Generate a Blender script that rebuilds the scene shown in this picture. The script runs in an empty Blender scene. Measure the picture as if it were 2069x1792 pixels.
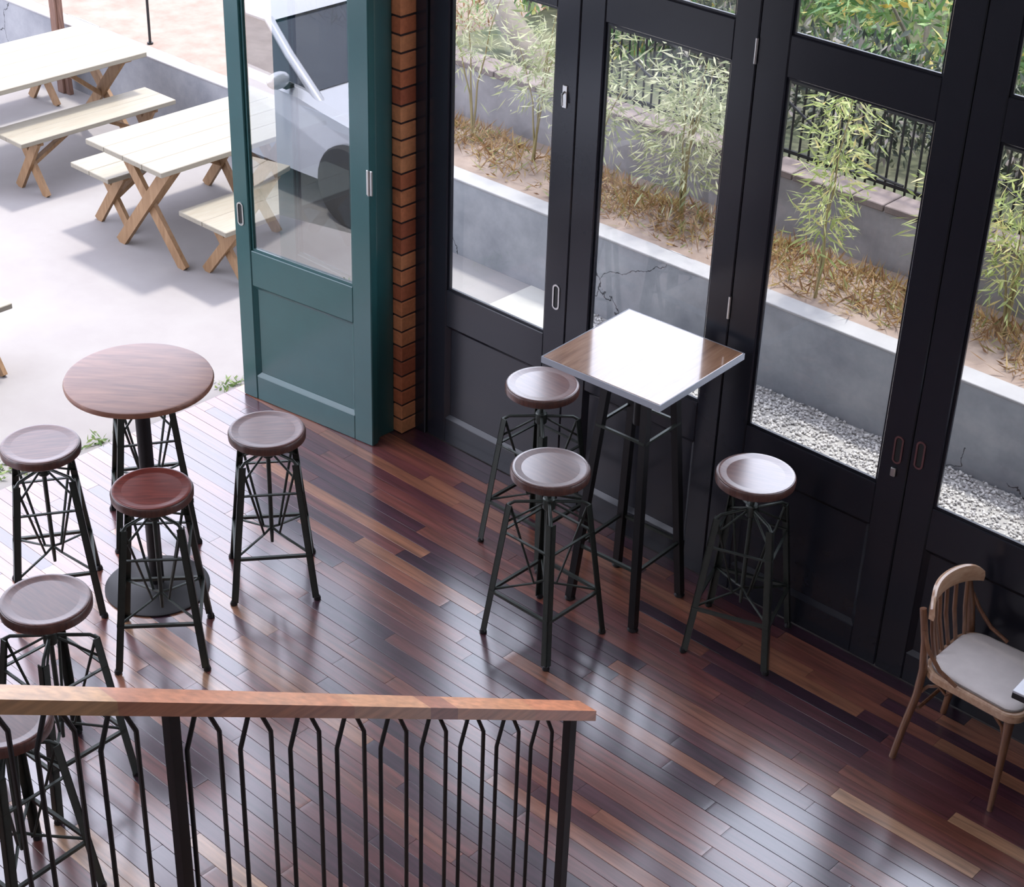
import bpy, math, random
import numpy as np
from mathutils import Vector, Matrix
random.seed(7)
rng = np.random.default_rng(7)
PI = math.pi
scn = bpy.context.scene
COL = scn.collection

# ------------------------------------------------------------------ camera
CAM = Vector((4.192, -4.836, 4.076))
yaw, pitch, roll, FPX = 0.7312, 0.5413, -0.0355, 3518.96
fwd = Vector((-math.sin(yaw)*math.cos(pitch), math.cos(yaw)*math.cos(pitch), -math.sin(pitch)))
rgt = Vector((math.cos(yaw), math.sin(yaw), 0.0))
dwn = fwd.cross(rgt)
r2 = math.cos(roll)*rgt + math.sin(roll)*dwn
d2 = -math.sin(roll)*rgt + math.cos(roll)*dwn
cam_d = bpy.data.cameras.new('camera')
cam_d.sensor_fit = 'HORIZONTAL'
cam_d.sensor_width = 36.0
cam_d.lens = 36.0*FPX/2069.0
cam_d.clip_start = 0.05
cam_d.clip_end = 200
cam = bpy.data.objects.new('camera', cam_d)
COL.objects.link(cam)
up = -d2
cam.matrix_world = Matrix(((r2.x, up.x, -fwd.x, CAM.x), (r2.y, up.y, -fwd.y, CAM.y), (r2.z, up.z, -fwd.z, CAM.z), (0, 0, 0, 1)))
scn.camera = cam

# ------------------------------------------------------------------ world, sun, exposure
w = bpy.data.worlds.new('sky')
scn.world = w
w.use_nodes = True
bg = w.node_tree.nodes['Background']
bg.inputs[0].default_value = (0.81, 0.835, 1.0, 1)
bg.inputs[1].default_value = 3.05
sun_d = bpy.data.lights.new('sun', 'SUN')
sun_d.energy = 3.4
sun_d.angle = math.radians(6.0)
sun_d.color = (1.0, 0.95, 0.87)
sun = bpy.data.objects.new('sun', sun_d)
COL.objects.link(sun)
SUNDIR = Vector((-0.06, 0.32, 0.95)).normalized()      # towards the sun
sun.rotation_euler = SUNDIR.to_track_quat('Z', 'Y').to_euler()
sun.location = (0, 6, 12)
vs = scn.view_settings
vs.view_transform = 'Standard'
vs.look = 'None'
vs.exposure = 0.47
vs.gamma = 1.0
vs.use_curve_mapping = False
try:
    scn.cycles.max_bounces = 10
    scn.cycles.transparent_max_bounces = 16
    scn.cycles.use_denoising = True
except Exception:
    pass

# ------------------------------------------------------------------ helpers
def tag(o, label=None, cat=None, group=None, kind=None):
    if label: o['label'] = label
    if cat: o['category'] = cat
    if group: o['group'] = group
    if kind: o['kind'] = kind
    return o

def empty(name, loc=(0, 0, 0), rz=0.0):
    o = bpy.data.objects.new(name, None)
    o.empty_display_size = 0.1
    COL.objects.link(o)
    o.location = loc
    o.rotation_euler = (0, 0, rz)
    return o

class MB:
    def __init__(s):
        s.v = []; s.f = []
    def add(s, vs_, fs):
        b = len(s.v)
        s.v += [tuple(p) for p in vs_]
        s.f += [tuple(b+i for i in f) for f in fs]
        return s
    def box(s, x0, x1, y0, y1, z0, z1):
        return s.add([(x0,y0,z0),(x1,y0,z0),(x1,y1,z0),(x0,y1,z0),(x0,y0,z1),(x1,y0,z1),(x1,y1,z1),(x0,y1,z1)],
                     [(0,3,2,1),(4,5,6,7),(0,1,5,4),(1,2,6,5),(2,3,7,6),(3,0,4,7)])
    def bbox(s, x0, x1, y0, y1, z0, z1, b=.003):
        # box with chamfered edges
        vs_ = []
        for sx in (0, 1):
            for sy in (0, 1):
                for sz in (0, 1):
                    x = (x0, x1)[sx]; y = (y0, y1)[sy]; z = (z0, z1)[sz]
                    dx = b*(1-2*sx); dy = b*(1-2*sy); dz = b*(1-2*sz)
                    vs_ += [(x, y+dy, z+dz), (x+dx, y, z+dz), (x+dx, y+dy, z)]
        def I(sx, sy, sz, k): return (sx*4+sy*2+sz)*3+k
        fs = []
        for a in (0, 1):
            q = [I(a,0,0,0), I(a,1,0,0), I(a,1,1,0), I(a,0,1,0)]; fs.append(q if a else q[::-1])
            q = [I(0,a,0,1), I(0,a,1,1), I(1,a,1,1), I(1,a,0,1)]; fs.append(q if a else q[::-1])
            q = [I(0,0,a,2), I(1,0,a,2), I(1,1,a,2), I(0,1,a,2)]; fs.append(q if a else q[::-1])
        for a in (0, 1):
            for c in (0, 1):
                fs.append((I(a,c,0,0), I(a,c,1,0), I(a,c,1,1), I(a,c,0,1)))
                fs.append((I(a,0,c,0), I(a,1,c,0), I(a,1,c,2), I(a,0,c,2)))
                fs.append((I(0,a,c,1), I(1,a,c,1), I(1,a,c,2), I(0,a,c,2)))
        for a in (0, 1):
            for c in (0, 1):
                for d in (0, 1):
                    fs.append((I(a,c,d,0), I(a,c,d,1), I(a,c,d,2)))
        return s.add(vs_, fs)
    def beam(s, p0, p1, wd, ht, upv=(0, 0, 1)):
        p0 = Vector(p0); p1 = Vector(p1); d = (p1-p0).normalized(); u = Vector(upv)
        if abs(d.dot(u)) > .98: u = Vector((1, 0, 0))
        a = d.cross(u).normalized()*wd/2; b = a.cross(d).normalized()*ht/2
        vs_ = [p0-a-b, p0+a-b, p0+a+b, p0-a+b, p1-a-b, p1+a-b, p1+a+b, p1-a+b]
        return s.add(vs_, [(0,1,2,3),(7,6,5,4),(0,4,5,1),(1,5,6,2),(2,6,7,3),(3,7,4,0)])
    def tube(s, pts, r, n=8, cap=True):
        pts = [Vector(p) for p in pts]
        m = len(pts)
        rs = r if isinstance(r, (list, tuple)) else [r]*m
        base = len(s.v)
        ref = None
        for i, p in enumerate(pts):
            if i == 0: d = pts[1]-p
            elif i == m-1: d = p-pts[i-1]
            else: d = (pts[i+1]-p).normalized()+(p-pts[i-1]).normalized()
            d.normalize()
            if ref is None:
                ref = Vector((0, 0, 1)) if abs(d.z) < .9 else Vector((1, 0, 0))
            a = d.cross(ref)
            if a.length < 1e-4: a = d.cross(Vector((0, 1, 0)))
            a.normalize(); b = d.cross(a).normalized(); ref = -b if False else b.cross(d)*0+ref
            for k in range(n):
                t = 2*PI*k/n
                s.v.append(tuple(p+a*math.cos(t)*rs[i]+b*math.sin(t)*rs[i]))
        for i in range(m-1):
            for k in range(n):
                k2 = (k+1) % n
                s.f.append((base+i*n+k, base+i*n+k2, base+(i+1)*n+k2, base+(i+1)*n+k))
        if cap:
            s.f.append(tuple(base+k for k in range(n-1, -1, -1)))
            s.f.append(tuple(base+(m-1)*n+k for k in range(n)))
        return s
    def lathe(s, prof, n=32, c=(0, 0, 0)):
        base = len(s.v); m = len(prof)
        for r, z in prof:
            for k in range(n):
                t = 2*PI*k/n
                s.v.append((c[0]+r*math.cos(t), c[1]+r*math.sin(t), c[2]+z))
        for i in range(m-1):
            for k in range(n):
                k2 = (k+1) % n
                s.f.append((base+i*n+k, base+i*n+k2, base+(i+1)*n+k2, base+(i+1)*n+k))
        s.f.append(tuple(base+k for k in range(n-1, -1, -1)))
        s.f.append(tuple(base+(m-1)*n+k for k in range(n)))
        return s
    def build(s, name, m=None, parent=None, smooth=False, loc=None, rz=0.0):
        me = bpy.data.meshes.new(name)
        me.from_pydata(s.v, [], s.f)
        if smooth:
            me.polygons.foreach_set('use_smooth', [True]*len(me.polygons))
            try:
                me.set_sharp_from_angle(angle=math.radians(38))
            except Exception:
                pass
        me.update()
        if m: me.materials.append(m)
        o = bpy.data.objects.new(name, me)
        COL.objects.link(o)
        if parent: o.parent = parent
        if loc: o.location = loc
        if rz: o.rotation_euler = (0, 0, rz)
        return o

def mesh_np(name, V, F, m, parent=None):
    me = bpy.data.meshes.new(name)
    V = np.asarray(V, np.float32); F = np.asarray(F, np.int32); k = F.shape[1]
    me.vertices.add(len(V)); me.vertices.foreach_set('co', V.ravel())
    me.loops.add(F.size); me.loops.foreach_set('vertex_index', F.ravel())
    me.polygons.add(len(F)); me.polygons.foreach_set('loop_start', np.arange(0, F.size, k, dtype=np.int32))
    try: me.polygons.foreach_set('loop_total', np.full(len(F), k, np.int32))
    except Exception: pass
    me.update(calc_edges=True); me.validate()
    me.materials.append(m)
    o = bpy.data.objects.new(name, me); COL.objects.link(o)
    if parent: o.parent = parent
    return o

def child(o, parent):
    o.parent = parent
    return o

def copy_tree(o, parent=None):
    c = o.copy(); COL.objects.link(c); c.parent = parent
    for ch in list(o.children): copy_tree(ch, c)
    return c

# ------------------------------------------------------------------ materials
def new_mat(name):
    m = bpy.data.materials.new(name); m.use_nodes = True
    nt = m.node_tree
    b = nt.nodes['Principled BSDF']
    return m, nt, b

def plain(name, col, rough=.5, metal=0.0, coat=0.0, coat_r=.1, spec=.5, var=.12, scale=12.0, bump=0.0, coat_ior=1.5):
    """principled with a little procedural mottling so no surface is dead flat"""
    m, nt, b = new_mat(name)
    N = nt.nodes; L = nt.links
    tc = N.new('ShaderNodeTexCoord'); no = N.new('ShaderNodeTexNoise')
    no.inputs['Scale'].default_value = scale; no.inputs['Detail'].default_value = 5
    L.new(tc.outputs['Object'], no.inputs['Vector'])
    mx = N.new('ShaderNodeMix'); mx.data_type = 'RGBA'
    c = Vector(col)
    mx.inputs[6].default_value = (*[max(0, x*(1-var)) for x in c], 1)
    mx.inputs[7].default_value = (*[min(1, x*(1+var)) for x in c], 1)
    L.new(no.outputs['Fac'], mx.inputs[0]); L.new(mx.outputs[2], b.inputs['Base Color'])
    b.inputs['Roughness'].default_value = rough
    b.inputs['Metallic'].default_value = metal
    b.inputs['Specular IOR Level'].default_value = spec
    b.inputs['Coat Weight'].default_value = coat
    b.inputs['Coat Roughness'].default_value = coat_r
    b.inputs['Coat IOR'].default_value = coat_ior
    if bump:
        bp = N.new('ShaderNodeBump'); bp.inputs['Strength'].default_value = bump; bp.inputs['Distance'].default_value = .01
        L.new(no.outputs['Fac'], bp.inputs['Height']); L.new(bp.outputs['Normal'], b.inputs['Normal'])
    return m

def ramp(nt, stops, interp='LINEAR'):
    r = nt.nodes.new('ShaderNodeValToRGB'); r.color_ramp.interpolation = interp
    els = r.color_ramp.elements
    while len(els) < len(stops): els.new(.5)
    for e, (p, c) in zip(els, stops):
        e.position = p; e.color = (*c, 1)
    return r

def wood(name, stops, axis=0, stretch=14.0, scale=6.0, rough=.35, coat=0.0, coat_r=.12, src='grain', coat_ior=1.5, contrast=.35, world=False):
    """grain stretched along one axis; src 'object' or 'island' gives every board its own tone out of the ramp"""
    m, nt, b = new_mat(name)
    N = nt.nodes; L = nt.links
    tc = N.new('ShaderNodeTexCoord')
    mp = N.new('ShaderNodeMapping')
    sc = [stretch]*3; sc[axis] = 1.0
    mp.inputs['Scale'].default_value = sc
    geo = N.new('ShaderNodeNewGeometry'); oi = N.new('ShaderNodeObjectInfo')
    L.new(geo.outputs['Position'] if world else tc.outputs['Object'], mp.inputs['Vector'])
    no = N.new('ShaderNodeTexNoise'); no.noise_dimensions = '4D'
    no.inputs['Scale'].default_value = scale; no.inputs['Detail'].default_value = 7; no.inputs['Distortion'].default_value = .6
    L.new(mp.outputs['Vector'], no.inputs['Vector'])
    rnd = {'object': oi.outputs['Random'], 'island': geo.outputs['Random Per Island']}.get(src)
    if rnd is not None:
        mu = N.new('ShaderNodeMath'); mu.operation = 'MULTIPLY'; mu.inputs[1].default_value = 37.0
        L.new(rnd, mu.inputs[0]); L.new(mu.outputs[0], no.inputs['W'])
    r = ramp(nt, stops)
    if rnd is None:
        L.new(no.outputs['Fac'], r.inputs['Fac'])
        L.new(r.outputs['Color'], b.inputs['Base Color'])
    else:
        L.new(rnd, r.inputs['Fac'])
        mr = N.new('ShaderNodeMapRange'); mr.inputs['From Min'].default_value = .3; mr.inputs['From Max'].default_value = .7
        mr.inputs['To Min'].default_value = 1-contrast; mr.inputs['To Max'].default_value = 1+contrast
        L.new(no.outputs['Fac'], mr.inputs['Value'])
        mm = N.new('ShaderNodeMix'); mm.data_type = 'RGBA'; mm.blend_type = 'MULTIPLY'; mm.inputs[0].default_value = 1
        L.new(r.outputs['Color'], mm.inputs[6]); L.new(mr.outputs['Result'], mm.inputs[7])
        L.new(mm.outputs[2], b.inputs['Base Color'])
    b.inputs['Roughness'].default_value = rough
    b.inputs['Coat Weight'].default_value = coat
    b.inputs['Coat Roughness'].default_value = coat_r
    b.inputs['Coat IOR'].default_value = coat_ior
    return m

def concrete(name, c0, c1, scale=2.5, cracks=False, rough=.9):
    m, nt, b = new_mat(name)
    N = nt.nodes; L = nt.links
    tc = N.new('ShaderNodeTexCoord')
    n1 = N.new('ShaderNodeTexNoise'); n1.inputs['Scale'].default_value = scale; n1.inputs['Detail'].default_value = 9; n1.inputs['Roughness'].default_value = .65
    L.new(tc.outputs['Object'], n1.inputs['Vector'])
    r = ramp(nt, [(.3, c0), (.7, c1)])
    L.new(n1.outputs['Fac'], r.inputs['Fac'])
    out = r.outputs['Color']
    if cracks:
        wn = N.new('ShaderNodeTexNoise'); wn.inputs['Scale'].default_value = 5; wn.inputs['Detail'].default_value = 4
        L.new(tc.outputs['Object'], wn.inputs['Vector'])
        ad = N.new('ShaderNodeMix'); ad.data_type = 'RGBA'; ad.inputs[0].default_value = .22
        L.new(tc.outputs['Object'], ad.inputs[6]); L.new(wn.outputs['Color'], ad.inputs[7])
        vo = N.new('ShaderNodeTexVoronoi'); vo.feature = 'DISTANCE_TO_EDGE'; vo.inputs['Scale'].default_value = 1.7
        L.new(ad.outputs[2], vo.inputs['Vector'])
        mk = N.new('ShaderNodeTexNoise'); mk.inputs['Scale'].default_value = 1.4
        L.new(tc.outputs['Object'], mk.inputs['Vector'])
        lt = N.new('ShaderNodeMath'); lt.operation = 'LESS_THAN'; lt.inputs[1].default_value = .0032
        L.new(vo.outputs['Distance'], lt.inputs[0])
        gt = N.new('ShaderNodeMath'); gt.operation = 'GREATER_THAN'; gt.inputs[1].default_value = .5
        L.new(mk.outputs['Fac'], gt.inputs[0])
        mu = N.new('ShaderNodeMath'); mu.operation = 'MULTIPLY'
        L.new(lt.outputs[0], mu.inputs[0]); L.new(gt.outputs[0], mu.inputs[1])
        mx = N.new('ShaderNodeMix'); mx.data_type = 'RGBA'
        L.new(mu.outputs[0], mx.inputs[0]); L.new(out, mx.inputs[6]); mx.inputs[7].default_value = (.03, .03, .035, 1)
        out = mx.outputs[2]
    L.new(out, b.inputs['Base Color'])
    b.inputs['Roughness'].default_value = rough
    bp = N.new('ShaderNodeBump'); bp.inputs['Strength'].default_value = .25; bp.inputs['Distance'].default_value = .01
    L.new(n1.outputs['Fac'], bp.inputs['Height']); L.new(bp.outputs['Normal'], b.inputs['Normal'])
    return m

def leafmat(name, stops, trans=.35):
    m, nt, b = new_mat(name)
    N = nt.nodes; L = nt.links
    geo = N.new('ShaderNodeNewGeometry'); r = ramp(nt, stops)
    L.new(geo.outputs['Random Per Island'], r.inputs['Fac'])
    L.new(r.outputs['Color'], b.inputs['Base Color']); b.inputs['Roughness'].default_value = .45
    tr = N.new('ShaderNodeBsdfTranslucent'); L.new(r.outputs['Color'], tr.inputs['Color'])
    mx = N.new('ShaderNodeMixShader'); mx.inputs[0].default_value = trans
    out = N['Material Output']
    L.new(b.outputs[0], mx.inputs[1]); L.new(tr.outputs[0], mx.inputs[2]); L.new(mx.outputs[0], out.inputs['Surface'])
    return m

def glass(name, refl, tint=(.95, .97, .97), rough=0.0):
    m, nt, b = new_mat(name)
    N = nt.nodes; L = nt.links
    N.remove(b)
    t = N.new('ShaderNodeBsdfTransparent'); t.inputs[0].default_value = (*tint, 1)
    g = N.new('ShaderNodeBsdfGlossy'); g.inputs['Roughness'].default_value = rough
    fr = N.new('ShaderNodeFresnel'); fr.inputs['IOR'].default_value = 1.5
    mr = N.new('ShaderNodeMath'); mr.operation = 'MAXIMUM'; mr.inputs[1].default_value = refl
    L.new(fr.outputs[0], mr.inputs[0])
    mx = N.new('ShaderNodeMixShader')
    ge = N.new('ShaderNodeNewGeometry')                 # only the outer faces of a pane mirror, its inner faces let light through
    iv = N.new('ShaderNodeMath'); iv.operation = 'SUBTRACT'; iv.inputs[0].default_value = 1.0
    L.new(ge.outputs['Backfacing'], iv.inputs[1])
    mu = N.new('ShaderNodeMath'); mu.operation = 'MULTIPLY'
    L.new(mr.outputs[0], mu.inputs[0]); L.new(iv.outputs[0], mu.inputs[1])
    L.new(mu.outputs[0], mx.inputs[0]); L.new(t.outputs[0], mx.inputs[1]); L.new(g.outputs[0], mx.inputs[2])
    L.new(mx.outputs[0], N['Material Output'].inputs['Surface'])
    return m

PLANK_STOPS = [(0.0, (.036, .012, .026)), (.14, (.066, .022, .038)), (.34, (.125, .038, .044)), (.58, (.19, .058, .048)),
               (.80, (.27, .095, .060)), (.92, (.38, .165, .090)), (1.0, (.60, .36, .21))]
M = {}
M['plank'] = wood('floor_plank_varnish', PLANK_STOPS, 0, 16, 3.0, .40, 1.0, .20, 'object', 2.3, .45, True)
M['plank_i'] = wood('floor_plank_varnish_rest', PLANK_STOPS, 0, 16, 3.0, .40, 1.0, .20, 'island', 2.3, .45, True)
M['sub'] = plain('subfloor', (.02, .012, .01), .8)
M['paint_shaded'] = plain('navy_black_paint', (.0135, .0145, .0200), .20, spec=.45, var=.08)  # one door paint throughout; the room's shade is put into this dark copy
M['green'] = plain('door_paint_daylit', (.020, .085, .085), .30, coat=.5, coat_r=.18, var=.1)  # same door paint as the dark leaves, outdoor light mixed into its colour
M['steel'] = plain('brushed_steel', (.62, .62, .60), .32, metal=1.0)
M['bronze'] = plain('dull_bronze', (.20, .10, .10), .4, metal=.8)
M['slot'] = plain('dark_slot', (.01, .01, .01), .6)
M['glass'] = glass('window_glass', .05)
M['mirror_glass'] = glass('coated_door_glass', .55, (.95, .98, .98))
M['tinted'] = glass('tinted_glass', .06, (.30, .34, .37))
M['iron'] = plain('dark_green_iron', (.050, .058, .050), .38, metal=.55, spec=.6, var=.25, scale=40)
M['black_iron'] = plain('black_iron', (.016, .015, .016), .45, metal=.3, var=.2, scale=40)
M['seat'] = wood('seat_wood', [(.30, (.075, .026, .024)), (.5, (.13, .048, .038)), (.7, (.19, .080, .058))], 0, 10, 9, .35, .7, .22, 'grain', 1.5)
M['seat_lit_gloss'] = wood('lit_glossy_seat_wood', [(.30, (.10, .040, .035)), (.5, (.17, .075, .06)), (.7, (.23, .11, .085))], 0, 10, 9, .35, 1.0, .30, 'grain', 2.6)  # paler, glossier copy of the seat wood; light on three seats painted in
M['seat_red'] = wood('red_seat_wood', [(.30, (.12, .018, .012)), (.5, (.19, .032, .020)), (.7, (.25, .05, .03))], 0, 10, 9, .4, .35, .2, 'grain')
M['seat_rim'] = wood('seat_rim_wood', [(.3, (.05, .018, .014)), (.7, (.11, .042, .028))], 2, 10, 9, .4, .5, .2, 'grain')
M['round_top'] = wood('round_top_wood', [(.28, (.15, .058, .036)), (.5, (.24, .100, .060)), (.72, (.34, .155, .092))], 0, 8, 6, .42, .5, .25, 'grain', 1.4)
M['square_top'] = wood('square_top_wood', [(.25, (.22, .10, .05)), (.5, (.38, .20, .11)), (.75, (.50, .30, .18))], 1, 9, 6, .34, 1.0, .10, 'grain', 2.5)
M['edge_strip'] = plain('pale_edge_strip', (.36, .38, .42), .4)
M['pine'] = wood('pale_pine', [(.25, (.34, .22, .115)), (.5, (.44, .31, .18)), (.75, (.54, .41, .26))], 1, 9, 7, .6)
M['pine_top'] = wood('bleached_pine_top', [(.25, (.235, .205, .155)), (.75, (.275, .255, .205))], 1, 9, 7, .6)
M['pine_leg'] = wood('pine_leg', [(.25, (.20, .105, .045)), (.75, (.34, .21, .11))], 2, 6, 7, .6)
M['brown_post'] = wood('brown_post_wood', [(.3, (.10, .05, .035)), (.7, (.22, .12, .085))], 2, 8, 7, .7)
M['yard'] = concrete('courtyard_concrete', (.225, .208, .208), (.262, .25, .245), 1.6)
M['slab'] = concrete('pale_concrete_strip', (.40, .385, .35), (.48, .46, .42), 2)  # strip of concrete drawn paler than the courtyard
M['street'] = concrete('street_asphalt', (.10, .10, .10), (.16, .155, .15), 3)
M['wall1'] = concrete('grey_retaining_concrete', (.17, .178, .20), (.31, .315, .33), 3.2, True)
M['wall2'] = concrete('weathered_wall_concrete', (.17, .16, .17), (.34, .32, .33), 3.0, False)
M['cap'] = concrete('wall_cap_concrete', (.27, .26, .265), (.33, .32, .32), 4)
M['soil'] = concrete('dusty_soil', (.19, .135, .108), (.28, .215, .18), 6)
M['bed'] = concrete('gravel_fines', (.27, .255, .245), (.38, .365, .35), 30)
M['coping'] = concrete('brown_coping', (.13, .10, .095), (.22, .175, .165), 8)
M['garden'] = concrete('garden_earth', (.05, .07, .035), (.16, .15, .09), 4)
M['plaster'] = plain('pale_plaster', (.42, .40, .38), .9, var=.06, scale=3)
M['eave'] = plain('added_eave_boards', (.22, .16, .11), .8)
M['gravel'] = leafmat('gravel_stone', [(0, (.24, .23, .225)), (.35, (.42, .40, .39)), (.7, (.54, .51, .49)), (1, (.66, .63, .60))], 0.0)
M['mortar'] = plain('mortar', (.045, .026, .024), .95)
M['fence'] = plain('fence_iron', (.018, .018, .020), .5, metal=.3)
M['bamboo'] = leafmat('bamboo_leaves', [(0, (.20, .26, .08)), (.45, (.38, .44, .15)), (.8, (.54, .55, .25)), (1, (.60, .48, .20))], .4)
M['bamboo_pale'] = leafmat('pale_bamboo_leaves', [(0, (.22, .26, .12)), (.5, (.40, .42, .24)), (1, (.56, .54, .37))], .4)
M['bush'] = leafmat('bush_leaves', [(0, (.06, .13, .05)), (.45, (.14, .27, .09)), (.8, (.32, .43, .17)), (.92, (.55, .50, .18)), (1, (.70, .45, .10))], .3)
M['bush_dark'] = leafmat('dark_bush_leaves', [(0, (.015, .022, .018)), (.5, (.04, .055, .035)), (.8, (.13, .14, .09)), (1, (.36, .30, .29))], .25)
M['dry'] = leafmat('dry_grass', [(0, (.20, .10, .05)), (.4, (.34, .20, .09)), (.75, (.42, .30, .13)), (1, (.22, .25, .09))], .3)
M['weed'] = leafmat('weed_leaves', [(0, (.10, .20, .05)), (1, (.30, .38, .14))], .3)
M['stem'] = plain('bamboo_stem', (.26, .21, .09), .5)
M['bark'] = plain('tree_bark', (.20, .17, .14), .9, var=.4, scale=20, bump=.4)
M['cane'] = wood('bentwood_beech', [(.3, (.13, .052, .026)), (.7, (.25, .115, .055))], 2, 8, 8, .35, .7, .15, 'grain')
M['cane_pale'] = wood('bentwood_pale_rail', [(.3, (.42, .23, .13)), (.7, (.60, .39, .25))], 1, 8, 8, .35, .8, .15, 'grain', 1.7)
M['pad'] = plain('cream_seat_pad', (.80, .74, .71), .75, var=.10, scale=22, bump=.15)
M['piping'] = plain('grey_piping', (.25, .21, .19), .7)
M['white_lam'] = plain('white_laminate', (.62, .62, .66), .3, coat=.5)
M['black_edge'] = plain('black_edge_band', (.012, .012, .015), .35)
M['car'] = plain('silver_car_paint', (.38, .40, .44), .35, metal=.35, coat=1.0, coat_r=.04, var=.02)
M['car_glass'] = plain('car_dark_glass', (.016, .024, .04), .12, spec=.35, var=.05)
M['rubber'] = plain('tyre_rubber', (.015, .015, .015), .8)
M['stair'] = wood('stair_tread_wood', [(.3, (.10, .045, .03)), (.7, (.2, .095, .06))], 0, 8, 6, .4, .5)

def brick_mat():
    m, nt, b = new_mat('orange_brick')
    N = nt.nodes; L = nt.links
    oi = N.new('ShaderNodeObjectInfo'); tc = N.new('ShaderNodeTexCoord')
    r = ramp(nt, [(0, (.42, .11, .05)), (.5, (.64, .20, .08)), (1, (.74, .31, .13))])
    L.new(oi.outputs['Random'], r.inputs['Fac'])
    no = N.new('ShaderNodeTexNoise'); no.inputs['Scale'].default_value = 60; no.inputs['Detail'].default_value = 5
    L.new(tc.outputs['Object'], no.inputs['Vector'])
    mm = N.new('ShaderNodeMix'); mm.data_type = 'RGBA'; mm.blend_type = 'MULTIPLY'; mm.inputs[0].default_value = .45
    L.new(r.outputs['Color'], mm.inputs[6]); L.new(no.outputs['Fac'], mm.inputs[7]); L.new(mm.outputs[2], b.inputs['Base Color'])
    b.inputs['Roughness'].default_value = .85
    bp = N.new('ShaderNodeBump'); bp.inputs['Strength'].default_value = .3; bp.inputs['Distance'].default_value = .004
    L.new(no.outputs['Fac'], bp.inputs['Height']); L.new(bp.outputs['Normal'], b.inputs['Normal'])
    return m
M['brick'] = brick_mat()

def rail_mat():
    """handrail glued up from lengths of differently coloured timber"""
    m, nt, b = new_mat('spliced_handrail_wood')
    N = nt.nodes; L = nt.links
    geo = N.new('ShaderNodeNewGeometry'); sp = N.new('ShaderNodeSeparateXYZ')
    L.new(geo.outputs['Position'], sp.inputs[0])
    mr = N.new('ShaderNodeMapRange'); mr.inputs['From Min'].default_value = -4.3; mr.inputs['From Max'].default_value = -2.0
    L.new(sp.outputs['Y'], mr.inputs['Value'])
    r = ramp(nt, [(0, (.44, .25, .12)), (.365, (.40, .16, .085)), (.62, (.46, .23, .13)), (.72, (.26, .095, .06)), (.76, (.48, .22, .12)), (.88, (.50, .20, .11))], 'CONSTANT')
    L.new(mr.outputs['Result'], r.inputs['Fac'])
    mp = N.new('ShaderNodeMapping'); mp.inputs['Scale'].default_value = (22, 2, 22)
    L.new(geo.outputs['Position'], mp.inputs['Vector'])
    no = N.new('ShaderNodeTexNoise'); no.inputs['Scale'].default_value = 3; no.inputs['Detail'].default_value = 6
    L.new(mp.outputs['Vector'], no.inputs['Vector'])
    m2 = N.new('ShaderNodeMapRange'); m2.inputs['From Min'].default_value = .3; m2.inputs['From Max'].default_value = .7; m2.inputs['To Min'].default_value = .7; m2.inputs['To Max'].default_value = 1.25
    L.new(no.outputs['Fac'], m2.inputs['Value'])
    mm = N.new('ShaderNodeMix'); mm.data_type = 'RGBA'; mm.blend_type = 'MULTIPLY'; mm.inputs[0].default_value = 1
    L.new(r.outputs['Color'], mm.inputs[6]); L.new(m2.outputs['Result'], mm.inputs[7]); L.new(mm.outputs[2], b.inputs['Base Color'])
    b.inputs['Roughness'].default_value = .4; b.inputs['Coat Weight'].default_value = .8; b.inputs['Coat Roughness'].default_value = .2
    b.inputs['Coat IOR'].default_value = 2.3
    return m
M['handrail'] = rail_mat()

# ================================================================== SETTING
def struct(o, label, cat=None):
    return tag(o, label, cat or 'structure', kind='structure')

XE = -1.60          # outer edge of the plank floor
XW = -0.74          # inner face of the left wall line
floor = MB().box(XE, 6.0, -7.0, 0.06, -.05, -.013).build('floor', M['sub'])
struct(floor, 'varnished dark red-brown strip plank floor of the bar room', 'floor')

# planks: those in view are single boards, the others one joined part
UNIT = MB().bbox(0, 1, 0, 1, 0, 1, .012)
pm = bpy.data.meshes.new('plank'); pm.from_pydata(UNIT.v, [], UNIT.f); pm.materials.append(M['plank'])
def project(P):
    q = Vector(P)-CAM
    d = q.dot(fwd)
    return 1034.5+FPX*q.dot(r2)/d, 896+FPX*q.dot(d2)/d, d
pw = .060
boards = []
rows = int(7.0/pw)
for k in range(rows):
    y1 = -.002-k*pw
    x = XE-random.uniform(0, .6)
    far = k > 56
    while x < (6.0 if not far else 6.0):
        ln = random.choice((.55, .7, .85, 1.0, 1.15)) if not far else 2.0
        a, b_ = max(x, XE), min(x+ln, 6.0)
        if b_-a > .03: boards.append((a, b_, y1-pw, y1))
        x += ln
def vis(bd):
    best = 0
    for fx in (0, .25, .5, .75, 1):
        u, v, d = project((bd[0]+(bd[1]-bd[0])*fx, (bd[2]+bd[3])/2, 0))
        if -10 < u < 2079 and -10 < v < 1802: best += 1
    return best*(bd[1]-bd[0])
scored = sorted(boards, key=lambda b_: -vis(b_))
single = [b_ for b_ in scored[:300] if vis(b_) > 0]
rest = [b_ for b_ in boards if b_ not in set(single)]
for a, b_, y0, y1 in single:
    o = bpy.data.objects.new('plank', pm); COL.objects.link(o); o.parent = floor
    o.location = (a+.0006, y0+.0007, -.013+random.uniform(-.0004, .0004)); o.scale = (b_-a-.0012, y1-y0-.0014, .013)
mb = MB()
for a, b_, y0, y1 in rest: mb.box(a+.0006, b_-.0006, y0+.0007, y1-.0007, -.013, 0)
o = mb.build('planks', M['plank_i'], floor); o['kind'] = 'stuff'

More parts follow.
